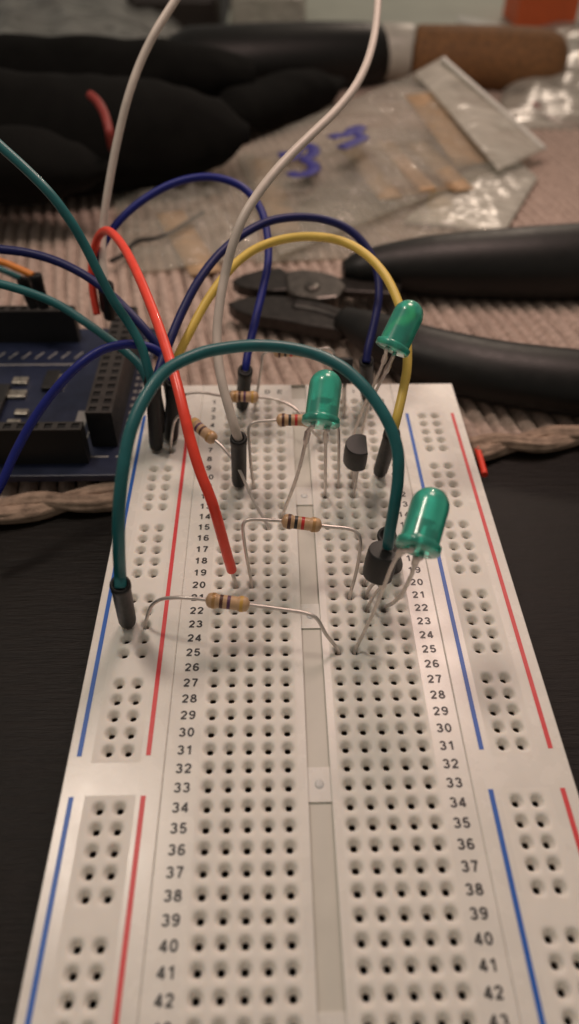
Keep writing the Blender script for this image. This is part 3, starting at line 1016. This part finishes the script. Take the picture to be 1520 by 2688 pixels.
jumper([(-7.306, 9.587, 1.503), (-6.694, 9.401, 1.331), (-6.301, 9.270, 1.208), (-6.065, 9.191, 1.134)], M['teal'],
       'short teal jumper wire plugged in left of the orange one',
       [((-5.851, 8.998, 0.513), (-6.022, 9.156, 1.171), None)], r=0.07)

# ------------------------------------------------------------------ blue controller board at the left
ZP = -0.50
XP0, XP1, YP0, YP1 = -9.6, -3.30, 4.45, 9.85
ctl = thing('controller_board', (-6.4, 7.0, -0.95), 'dark blue microcontroller board with black pin sockets left of the breadboard', 'circuit board')
box('circuit_board', (XP0, YP0, ZP - 0.16), (XP1, YP1, ZP), M['pcb'], ctl, 0.02)
for (x, y) in ((-9.2, 4.9), (-9.2, 9.4), (-3.55, 5.0), (-3.55, 9.5)):
    lathe('foot', [(0.0, table_z(y) + 0.1), (0.2, table_z(y) + 0.1), (0.2, ZP - 0.161), (0.0, ZP - 0.161)], Matrix.Translation((x, y, 0)), [M['black']], ctl, 14)


def header(x0, y0, nx, ny, ztop):
    bm = bmesh.new()
    p = 0.254
    x1, y1 = x0 + nx * p, y0 + ny * p
    box_bm(bm, (x0, y0, ZP + 0.001), (x1, y1, ztop - 0.03))
    h = bm_obj('pin_socket', bm, [M['chip']], ctl)
    # top plate with a square opening at every contact
    V, F, I = [], [], []

    def q(a, b_, c, d, z, mi):
        s = len(V)
        V.extend([(a, b_, z), (c, b_, z), (c, d, z), (a, d, z)])
        F.append((s, s + 1, s + 2, s + 3)); I.append(mi)
    g = 0.072
    for i in range(nx):
        for j in range(ny):
            ax, ay = x0 + i * p, y0 + j * p
            mx_, my_ = ax + p / 2, ay + p / 2
            q(ax, ay, ax + p, my_ - g, ztop, 0); q(ax, my_ + g, ax + p, ay + p, ztop, 0)
            q(ax, my_ - g, mx_ - g, my_ + g, ztop, 0); q(mx_ + g, my_ - g, ax + p, my_ + g, ztop, 0)
            q(mx_ - g, my_ - g, mx_ + g, my_ + g, ztop - 0.026, 1)
            c = [(mx_ - g, my_ - g), (mx_ + g, my_ - g), (mx_ + g, my_ + g), (mx_ - g, my_ + g)]
            for k in range(4):
                a, b_ = c[k], c[(k + 1) % 4]
                s = len(V)
                V.extend([(a[0], a[1], ztop), (b_[0], b_[1], ztop), (b_[0], b_[1], ztop - 0.026), (a[0], a[1], ztop - 0.026)])
                F.append((s, s + 1, s + 2, s + 3)); I.append(1)
    c = [(x0, y0), (x1, y0), (x1, y1), (x0, y1)]
    for k in range(4):
        a, b_ = c[k], c[(k + 1) % 4]
        s = len(V)
        V.extend([(a[0], a[1], ztop - 0.03), (b_[0], b_[1], ztop - 0.03), (b_[0], b_[1], ztop), (a[0], a[1], ztop)])
        F.append((s, s + 1, s + 2, s + 3)); I.append(0)
    mesh('contact_plate', V, F, [M['header_top'], M['socket']], h, idx=I)
    V = None


header(-4.14, 5.32, 2, 16, 0.33)
header(-4.12 - 8 * 0.254, 4.80, 8, 1, 0.33)
header(-4.12 - 17 * 0.254, 4.80, 8, 1, 0.33)
header(-5.08 - 8 * 0.254, 9.20, 8, 1, 0.33)
header(-5.08 - 17 * 0.254, 9.20, 8, 1, 0.33)
# printing, painted shading of the header pins, solder pads and small parts
bm = bmesh.new()
for j in range(18):
    for i in range(2):
        y = 5.1 + j * 0.254
        box_bm(bm, (-3.555 + i * 0.12, y, ZP + 0.001), (-3.48 + i * 0.12, y + 0.11, ZP + 0.006))
box_bm(bm, (-4.30, 5.6, ZP + 0.001), (-4.27, 9.0, ZP + 0.005))
box_bm(bm, (-4.62, 5.75, ZP + 0.001), (-4.40, 6.5, ZP + 0.005))
box_bm(bm, (-4.53, 5.25, ZP + 0.001), (-4.49, 5.76, ZP + 0.005))
box_bm(bm, (-9.0, 8.25, ZP + 0.001), (-4.75, 8.29, ZP + 0.005))
for k in range(14):  # slanted pale strokes painted in to stand for the header pins' shading
    x = -8.6 + k * 0.30
    mxs = Matrix.Translation((x, 8.65, 0)) @ Matrix.Rotation(-0.5, 4, 'Z')
    box_bm(bm, (-0.018, -0.15, ZP + 0.001), (0.018, 0.15, ZP + 0.005), 0, mxs)
for (x, y, wx) in ((-3.95, 5.0, 0.36), (-3.5, 5.0, 0.25)):
    box_bm(bm, (x - wx / 2, y - 0.02, ZP + 0.001), (x + wx / 2, y + 0.02, ZP + 0.005))
bm_obj('printing_and_pin_shading', bm, [M['silk_pin_shading']], ctl)
box('chip', (-7.6, 6.0, ZP + 0.03), (-6.2, 7.3, ZP + 0.16), M['chip'], ctl, 0.015)
chip = [c for c in ctl.children if c.name.startswith('chip')][0]
for s in (0, 1):
    bm = bmesh.new()
    y = 5.85 + s * 1.47
    box_bm(bm, (-7.55, y + 0.05, ZP + 0.001), (-6.25, y + 0.08, ZP + 0.05))
    bm_obj('pin_row', bm, [M['solder']], chip)
for (x, y, a, b_) in ((-5.72, 6.4, 0.2, 0.09), (-5.80, 6.05, 0.2, 0.09), (-5.95, 7.05, 0.3, 0.13), (-6.0, 7.55, 0.24, 0.12), (-5.15, 7.5, 0.1, 0.26), (-5.6, 5.6, 0.2, 0.1)):
    box('surface_part', (x - a, y - b_, ZP + 0.001), (x + a * 0.4, y + b_, ZP + 0.09), M['solder'], ctl, 0.02)
box('surface_part', (-5.55, 7.2, ZP + 0.001), (-5.25, 7.9, ZP + 0.11), M['chip'], ctl, 0.02)

# ------------------------------------------------------------------ wire cutters
pl = thing('wire_cutter', (0.630, 12.362, -0.974), 'black handled wire cutters lying open to the right behind the breadboard', 'wire cutter')


def flat_part(name, pts, z1, thick, m, bevel):
    zz = z1
    return slab(name, pts, zz - thick, zz, m, pl, bevel)


ZC = -0.42
flat_part('jaw', [(-1.583, 12.120, -0.511), (-1.306, 12.458, -0.515), (-0.772, 12.756, -0.518), (-0.285, 12.846, -0.518), (-0.105, 12.609, -0.516), (-0.042, 11.597, -0.506), (-0.457, 11.558, -0.506), (-0.976, 11.672, -0.507), (-1.395, 11.829, -0.508)], ZC, 0.30, M['jaw'], 0.05)
flat_part('jaw', [(-1.658, 11.041, -0.500), (-1.177, 11.330, -0.503), (-0.459, 11.408, -0.504), (0.361, 11.272, -0.503), (1.138, 10.644, -0.496), (1.579, 9.951, -0.490), (1.168, 9.671, -0.487), (0.405, 9.906, -0.489), (-0.369, 10.223, -0.492), (-1.061, 10.427, -0.494), (-1.465, 10.712, -0.497)], ZC - 0.06, 0.34, M['jaw'], 0.05)
flat_part('joint', [(-0.151, 12.447, -0.434), (0.302, 12.582, -0.436), (0.831, 12.438, -0.434), (1.239, 12.159, -0.432), (1.412, 11.645, -0.426), (1.164, 11.071, -0.421), (0.651, 10.972, -0.420), (0.100, 11.165, -0.422), (-0.129, 11.444, -0.424)], ZC + 0.08, 0.42, M['steel'], 0.06)
lathe('rivet', [(0.0, 0.06), (0.16, 0.06), (0.2, 0.03), (0.21, 0.0), (0.0, 0.0)], Matrix.Translation(Vector((0.522, 11.544, -0.335))), [M['steel']], pl, 20)
flat_part('handle_tang', [(0.908, 12.231, -0.512), (1.571, 12.270, -0.513), (2.430, 12.308, -0.513), (2.935, 12.076, -0.511), (2.788, 11.353, -0.504), (2.124, 11.424, -0.504), (1.407, 11.518, -0.505), (0.914, 11.609, -0.506)], ZC, 0.22, M['jaw'], 0.04)


def grip(name, pts, rads, flat):
    def rr(t):
        k = t * (len(rads) - 1)
        i = min(int(k), len(rads) - 2)
        return rads[i] + (rads[i + 1] - rads[i]) * (k - i)
    return tube(name, pts, rr, M['grip'], pl, 20, 10, flat)


grip('handle_grip', [(1.384, 12.486, -0.325), (1.794, 12.529, -0.325), (2.661, 12.615, -0.326), (3.748, 12.677, -0.327), (5.053, 12.712, -0.327), (6.480, 12.771, -0.328), (7.925, 12.855, -0.329), (9.987, 13.081, -0.331), (11.868, 13.313, -0.333)], [0.24, 0.50, 0.70, 0.88, 1.0, 1.1, 1.15, 1.15, 0.9], 0.88)
grip('handle_grip', [(1.213, 10.085, -0.401), (1.729, 9.547, -0.395), (2.239, 8.996, -0.390), (2.906, 8.431, -0.384), (3.655, 8.004, -0.380), (4.563, 7.621, -0.376), (5.558, 7.341, -0.373), (6.550, 7.128, -0.371), (8.196, 6.849, -0.368)], [0.34, 0.54, 0.68, 0.76, 0.80, 0.82, 0.84, 0.85, 0.7], 0.80)
bm = bmesh.new()
sweep_bm(bm, spline([(0.044, 10.932, -0.539), (0.642, 10.722, -0.537), (1.237, 10.316, -0.533), (1.583, 9.963, -0.530)], 8), 0.24, 12, 0.7)
bm_obj('handle_tang', bm, [M['jaw']], pl)

# ------------------------------------------------------------------ bags of parts


def sheet(name, c, m, parent=None, nu=60, nv=60, puff=0.35, wr=0.12, ws=0.7, seed=0.0, base=0.0, aniso=(1.0, 1.0)):
    """a puffed, creased pair of film layers between four corners on the table: c = [p00, p10, p11, p01]"""
    c = [Vector(q) for q in c]
    V, F = [], []

    def pt(u, v):
        return c[0] * (1 - u) * (1 - v) + c[1] * u * (1 - v) + c[2] * u * v + c[3] * (1 - u) * v
    for layer in (0, 1):
        for j in range(nv + 1):
            for i in range(nu + 1):
                u, v = i / nu, j / nv
                p = pt(u, v)
                e = min(1.0, 4 * min(u, 1 - u, v, 1 - v) + 0.02)
                bulge = puff * (max(0.0, u * (1 - u) * v * (1 - v)) * 16) ** 0.6
                q = (p.x * ws * aniso[0] + seed, p.y * ws * aniso[1], seed)
                cr = (1 - abs(noise.noise(q)) * 2.2) * 0.6 + 0.6 * noise.noise((q[0] * 2.3, q[1] * 2.3, seed + 4))
                z = p.z + base + (0.03 + bulge + wr * cr * (0.35 + 0.65 * e) if layer else 0.0)
                z = max(z, p.z + base + (0.02 if layer else 0.0))
                V.append((p.x, p.y, z))
    N = (nu + 1) * (nv + 1)
    for layer in (0, 1):
        for j in range(nv):
            for i in range(nu):
                a = layer * N + j * (nu + 1) + i
                f = (a, a + 1, a + nu + 2, a + nu + 1)
                F.append(f if layer else tuple(reversed(f)))
    for i in range(nu):
        F.append((i, i + 1, N + i + 1, N + i))
        k = nv * (nu + 1) + i
        F.append((k + 1, k, N + k, N + k + 1))
    for j in range(nv):
        a, b_ = j * (nu + 1), (j + 1) * (nu + 1)
        F.append((b_, a, N + a, N + b_))
        F.append((a + nu, b_ + nu, N + b_ + nu, N + a + nu))
    return mesh(name, V, F, [m], parent, True)


G_BAG = 'plastic parts bags on the placemat'
bag = thing('parts_bag', (4.156, 22.287, -0.873), 'large clear plastic bag with a milky header strip and blue marker writing on it', 'plastic bag', G_BAG)
sheet('film', [(-0.324, 14.191, -0.772), (7.599, 21.002, -0.840), (5.175, 26.533, 0.885), (-1.857, 23.096, -0.861)], M['bag'], bag, 90, 70, 0.45, 0.16, 0.7, 3.0)
sheet('header_strip', [(7.429, 20.431, -0.634), (9.670, 22.665, -0.657), (6.028, 25.726, 1.593), (5.029, 25.690, 1.093)], M['bag_milky'], bag, 24, 60, 0.12, 0.05, 0.5, 8.0)
bm = bmesh.new()
pts = [(9.626, 22.541, -0.615), (8.640, 23.379, 0.016), (7.207, 24.434, 0.906), (5.982, 25.500, 1.645)]
sweep_bm(bm, spline(pts, 8), 0.10, 8, 0.8)
bm_obj('zip_edge', bm, [M['bright']], bag)


def marker(pts, parent):
    bm = bmesh.new()
    sweep_bm(bm, spline(pts, 6), 0.22, 8, 0.15)
    return bm_obj('marker_writing', bm, [M['marker']], parent)


marker([(-0.086, 20.472, -0.035), (0.040, 20.004, -0.030), (0.257, 20.081, -0.031), (0.472, 20.951, -0.040), (0.761, 21.278, -0.043), (0.968, 20.950, -0.039), (0.912, 20.312, -0.033), (0.651, 19.849, -0.028), (0.871, 19.397, -0.024), (0.902, 18.921, -0.019), (0.653, 18.529, -0.015), (0.302, 18.390, -0.014), (0.141, 18.602, -0.016)], bag)
marker([(1.487, 19.998, 0.600), (1.741, 20.239, 0.598), (2.040, 20.320, 0.597), (2.329, 20.900, 0.591), (2.589, 21.070, 0.589), (2.375, 20.484, 0.595), (2.544, 19.996, 0.600), (2.070, 19.368, 0.606), (1.757, 18.987, 0.610)], bag)
bag2 = thing('parts_bag', (5.987, 20.005, -1.150), 'small clear plastic bag poking out below the right corner of the marked bag', 'plastic bag', G_BAG)
sheet('film', [(3.634, 17.036, -1.000), (6.768, 16.261, -0.993), (9.008, 20.862, -1.039), (8.388, 24.596, -1.076)], M['bag_milky'], bag2, 40, 40, 0.15, 0.10, 0.9, 12.0)
bag3 = thing('parts_bag', (2.116, 15.566, -1.106), 'flat clear plastic bag under the marked bag, above the wire cutters', 'plastic bag', G_BAG)
sheet('film', [(-1.019, 14.347, -1.013), (5.963, 14.812, -1.018), (7.671, 18.391, -1.054), (1.130, 20.181, -1.072)], M['bag'], bag3, 70, 40, 0.10, 0.10, 0.8, 21.0)
bag4 = thing('parts_bag', (-3.853, 18.665, -1.137), 'crumpled clear plastic bag under the blue wire loop at the left', 'plastic bag', G_BAG)
sheet('film', [(-4.498, 13.585, -0.986), (-0.788, 14.562, -0.996), (-1.123, 23.331, -1.083), (-6.620, 22.295, -1.073)], M['bag'], bag4, 70, 70, 0.30, 0.26, 1.0, 33.0)


def tape(a, b_, width, h, label, m='tape', nres=0):
    a, b_ = Vector(a), Vector(b_)
    th = thing('resistor_tape', a, label, 'resistor tape', 'resistor tapes in the plastic bags')
    d = (b_ - a).normalized()
    s = Vector((-d.y, d.x, 0))
    L = (b_ - a).length
    for off in ([0.0] if nres == 0 else [0.0, 2.6]):
        V, F = [], []
        n = 14
        for i in range(n + 1):
            p = a.lerp(b_, i / n) + s * off
            zz = h + 0.05 * noise.noise((p.x, p.y, 2.0))
            for k in (-0.5, 0.5):
                for dz in (0.0, 0.03):
                    q = p + s * (k * width)
                    V.append((q.x, q.y, p.z + zz + dz))
        for i in range(n):
            q = i * 4
            F += [(q, q + 4, q + 6, q + 2), (q + 1, q + 3, q + 7, q + 5), (q, q + 1, q + 5, q + 4), (q + 2, q + 6, q + 7, q + 3)]
        F += [(0, 2, 3, 1), (n * 4, n * 4 + 1, n * 4 + 3, n * 4 + 2)]
        mesh('paper_strip', V, F, [M[m]], th, True)
    if nres:
        proto = None
        for i in range(nres):
            p = a.lerp(b_, (i + 0.5) / nres)
            if proto is None:
                bm = bmesh.new()
                mx = frame(p + s * 1.0 + Vector((0, 0, h + 0.1)), s)
                lathe_bm(bm, [(0, 0), (0.09, 0.02), (0.12, 0.1), (0.1, 0.2), (0.1, 0.42), (0.12, 0.5), (0.09, 0.58), (0, 0.6)], mx, 10)
                sweep_bm(bm, [p + s * 0.3 + Vector((0, 0, h + 0.06)), p + s * 2.4 + Vector((0, 0, h + 0.06))], 0.03, 6)
                proto = bm_obj('taped_resistor', bm, [M['beige']], th)
                p_first = p
            else:
                c = proto.copy()
                COL.objects.link(c)
                c.location = proto.location + (p - p_first)
    return th


tape((5.464, 24.917, 0.601), (6.924, 21.275, -0.663), 2.0, 0.0, 'broad tan paper strip along the milky header of the marked bag')
tape((2.375, 22.281, -0.523), (3.437, 18.267, -0.733), 0.8, 0.0, 'row of taped resistors in the middle of the marked bag', 'tape', 12)
tape((-0.967, 22.752, -1.028), (-0.058, 16.097, -0.961), 1.0, 0.0, 'orange tan paper strip at the left end of the marked bag')
tape((-3.839, 17.922, -1.029), (-2.362, 13.565, -0.986), 0.9, 0.0, 'orange tan paper strip under the black wire in the crumpled bag')
tape((5.312, 19.608, -0.996), (4.867, 17.203, -0.972), 0.75, 0.0, 'short yellow paper strip in the flat bag above the cutter handle', 'tape_y')
tag(tube('black_wire', [(-5.101, 13.952, -0.770), (-4.800, 14.384, -0.774), (-4.513, 15.292, -0.783), (-3.999, 15.454, -0.785), (-3.563, 15.875, -0.789), (-3.138, 16.605, -0.796), (-2.670, 17.433, -0.804)], 0.065, M['black']),
    'thin black wire lying kinked on the placemat behind the red wire', 'wire')

# ------------------------------------------------------------------ things far behind
sol = thing('cork_handled_tool', (5.864, 35.367, -1.404), 'large tool with brown rounded grip, pale collar and black sleeve at the top', 'hand tool')


def cyl_along(name, a, b_, prof, m, parent, seg=28):
    a, b_ = Vector(a), Vector(b_)
    L = (b_ - a).length
    return lathe(name, [(r, t_ * L) for r, t_ in prof], frame(a, b_ - a), [m], parent, seg)


cyl_along('grip', (6.235, 33.528, -0.065), (13.241, 32.619, -0.218), [(0, 0), (1.13, 0.0), (1.2, 0.02), (1.28, 0.3), (1.36, 0.6), (1.36, 0.78), (1.28, 0.87), (1.08, 0.94), (0.7, 0.98), (0, 1.0)], M['cork'], sol)
cyl_along('collar', (4.668, 33.795, 0.019), (6.161, 33.595, 0.001), [(0, 0), (1.14, 0), (1.16, 0.05), (1.14, 0.95), (1.1, 1.0), (0, 1.0)], M['collar'], sol)
cyl_along('sleeve', (4.686, 33.716, -0.062), (-5.046, 30.989, -0.134), [(0, 0), (1.18, 0.0), (1.3, 0.08), (1.45, 0.3), (1.55, 0.6), (1.6, 0.88), (1.3, 0.97), (0, 1.0)], M['grip'], sol)

case = thing('black_case', (-7.273, 20.711, -1.257), 'soft black fabric case lying in shadow at the upper left', 'case')


def lump(name, a, b_, rads, m, parent, flat=0.75, seed=0.0, amp=0.12):
    a, b_ = Vector(a), Vector(b_)
    path = [a.lerp(b_, i / 40) for i in range(41)]
    n = len(rads) - 1

    def rr(t):
        k = t * n
        i = min(int(k), n - 1)
        f = k - i
        f = f * f * (3 - 2 * f)
        return rads[i] + (rads[i + 1] - rads[i]) * f
    bm = bmesh.new()
    sweep_bm(bm, path, rr, 36, flat)
    for v in bm.verts:
        q = noise.noise_vector((v.co.x * 0.4 + seed, v.co.y * 0.4, v.co.z * 0.5)) * amp * 2 + noise.noise_vector((v.co.x * 1.1 + seed, v.co.y * 1.1, v.co.z)) * amp * 0.6
        v.co += q
    return bm_obj(name, bm, [m], parent, True)


lump('body', (-13.290, 20.059, 0.600), (-1.340, 20.327, 0.509), [0.6, 1.8, 2.3, 2.35, 2.35, 2.25, 2.1, 1.95, 1.8, 1.65, 1.2, 0.3], M['fabric'], case, 0.85, 2.0)
lump('pocket', (-11.997, 16.793, 0.871), (-5.266, 16.602, 0.874), [0.5, 1.0, 1.2, 1.25, 1.2, 1.1, 0.8, 0.25], M['fabric'], case, 0.8, 5.0)
lump('strap', (-2.629, 24.565, -0.200), (2.454, 29.932, -0.281), [0.4, 1.0, 1.25, 1.2, 1.0, 0.3], M['fabric'], case, 0.7, 13.0)
lump('flap', (-15.242, 27.134, 0.631), (-1.125, 27.383, 0.583), [0.7, 1.5, 1.7, 1.6, 1.5, 1.4, 0.9], M['fabric'], case, 0.8, 9.0)
tag(tube('red_wire_end', [(-5.697, 17.547, 2.545), (-5.458, 17.296, 2.438), (-5.246, 16.944, 2.227), (-5.115, 16.572, 1.993), (-5.083, 16.489, 1.765), (-5.232, 17.222, 1.223)], 0.125, M['red_dull']),
    'blurred dull red wire end curving up before the black case', 'wire')
tag(tube('red_wire_offcut', [(3.680, 5.515, -0.805), (3.674, 5.131, -0.801), (3.661, 4.688, -0.797)], 0.066, M['red']),
    'short red wire offcut lying right of the breadboard by the cord edge', 'wire')
tag(tube('red_wire', [(10.740, 28.510, -0.778), (11.106, 28.011, -0.993), (11.466, 27.574, -1.143), (11.940, 27.207, -1.219), (12.607, 26.941, -1.185), (14.009, 26.787, -1.015)], 0.13, M['red_dull']),
    'red wire curving off the right edge below the brown grip', 'wire')

gb = sheet('grey_bag', [(-16.252, 33.323, -1.333), (-3.635, 35.485, -1.355), (-5.892, 52.066, -1.521), (-23.608, 56.587, -1.566)], M['bag_grey'], None, 70, 50, 2.6, 0.7, 0.3, 5.0)
tag(gb, 'crumpled greyish see-through plastic bag behind the black case', 'plastic bag')
wb = sheet('white_bag', [(8.709, 26.610, -1.266), (15.361, 26.602, -1.266), (23.064, 47.049, -1.470), (14.395, 45.857, -1.459)], M['bag_milky'], None, 50, 50, 0.9, 0.5, 0.35, 15.0)
tag(wb, 'whitish plastic bag under the end of the brown grip', 'plastic bag')
card = slab('white_card', [(-3.101, 41.915, -1.119), (18.642, 40.248, -1.102), (26.145, 61.972, -1.320), (-2.740, 61.329, -1.313)], table_z(45) + 0.06, table_z(45) + 0.36, M['paper'], None, 0.05)
tag(card, 'pale greenish white card lying flat along the top', 'card')
st = slab('plastic_strip', [(10.390, 44.460, -0.595), (13.120, 41.394, -0.564), (17.973, 38.819, -0.538), (17.315, 36.913, -0.519), (12.746, 39.863, -0.549), (10.113, 42.971, -0.580)], table_z(42) + 0.40, table_z(42) + 0.95, M['bright'], None, 0.06)
tag(st, 'bright white plastic strip shining above the brown grip', 'plastic strip')
ob = box('orange_box', (13.8, 44.2, table_z(45) + 0.37), (17.3, 47.5, table_z(45) + 4.2), M['orange_card'], None, 0.05)
tag(ob, 'orange red box standing on the white card at the top right', 'box')
cb = thing('plastic_tub', (-0.906, 44.088, -1.491), 'small clear plastic tub with a shiny corner left of the white card', 'tub')
box('wall', (-2.6, 41.6, table_z(42) + 0.38), (1.5, 46, table_z(42) + 2.4), M['bag_milky'], cb, 0.25)
box('lid', (-2.7, 41.5, table_z(42) + 2.41), (1.6, 46.1, table_z(42) + 2.7), M['label'], cb, 0.1)
db = box('brown_block', (-8.0, 40.2, table_z(41)), (-3.2, 44.0, table_z(41) + 2.6), M['dark_brown'], None, 0.4)
tag(db, 'dark brown rounded block beside the grey bag at the top', 'block')
lump_o = lump('dark_cloth', (-21.960, 48.769, -1.030), (-13.393, 48.613, -0.939), [0.8, 1.5, 1.6, 1.3, 0.5], M['fabric'], None, 0.8, 4.0)
tag(lump_o, 'black cloth bundle at the top left corner', 'cloth')
tag(tube('thin_cable', [(1.023, 52.151, -0.972), (1.307, 47.150, -0.922), (1.607, 43.653, -0.887), (1.781, 41.371, -0.864)], 0.14, M['grip']), 'thin black cable crossing the white card at the top', 'cable')
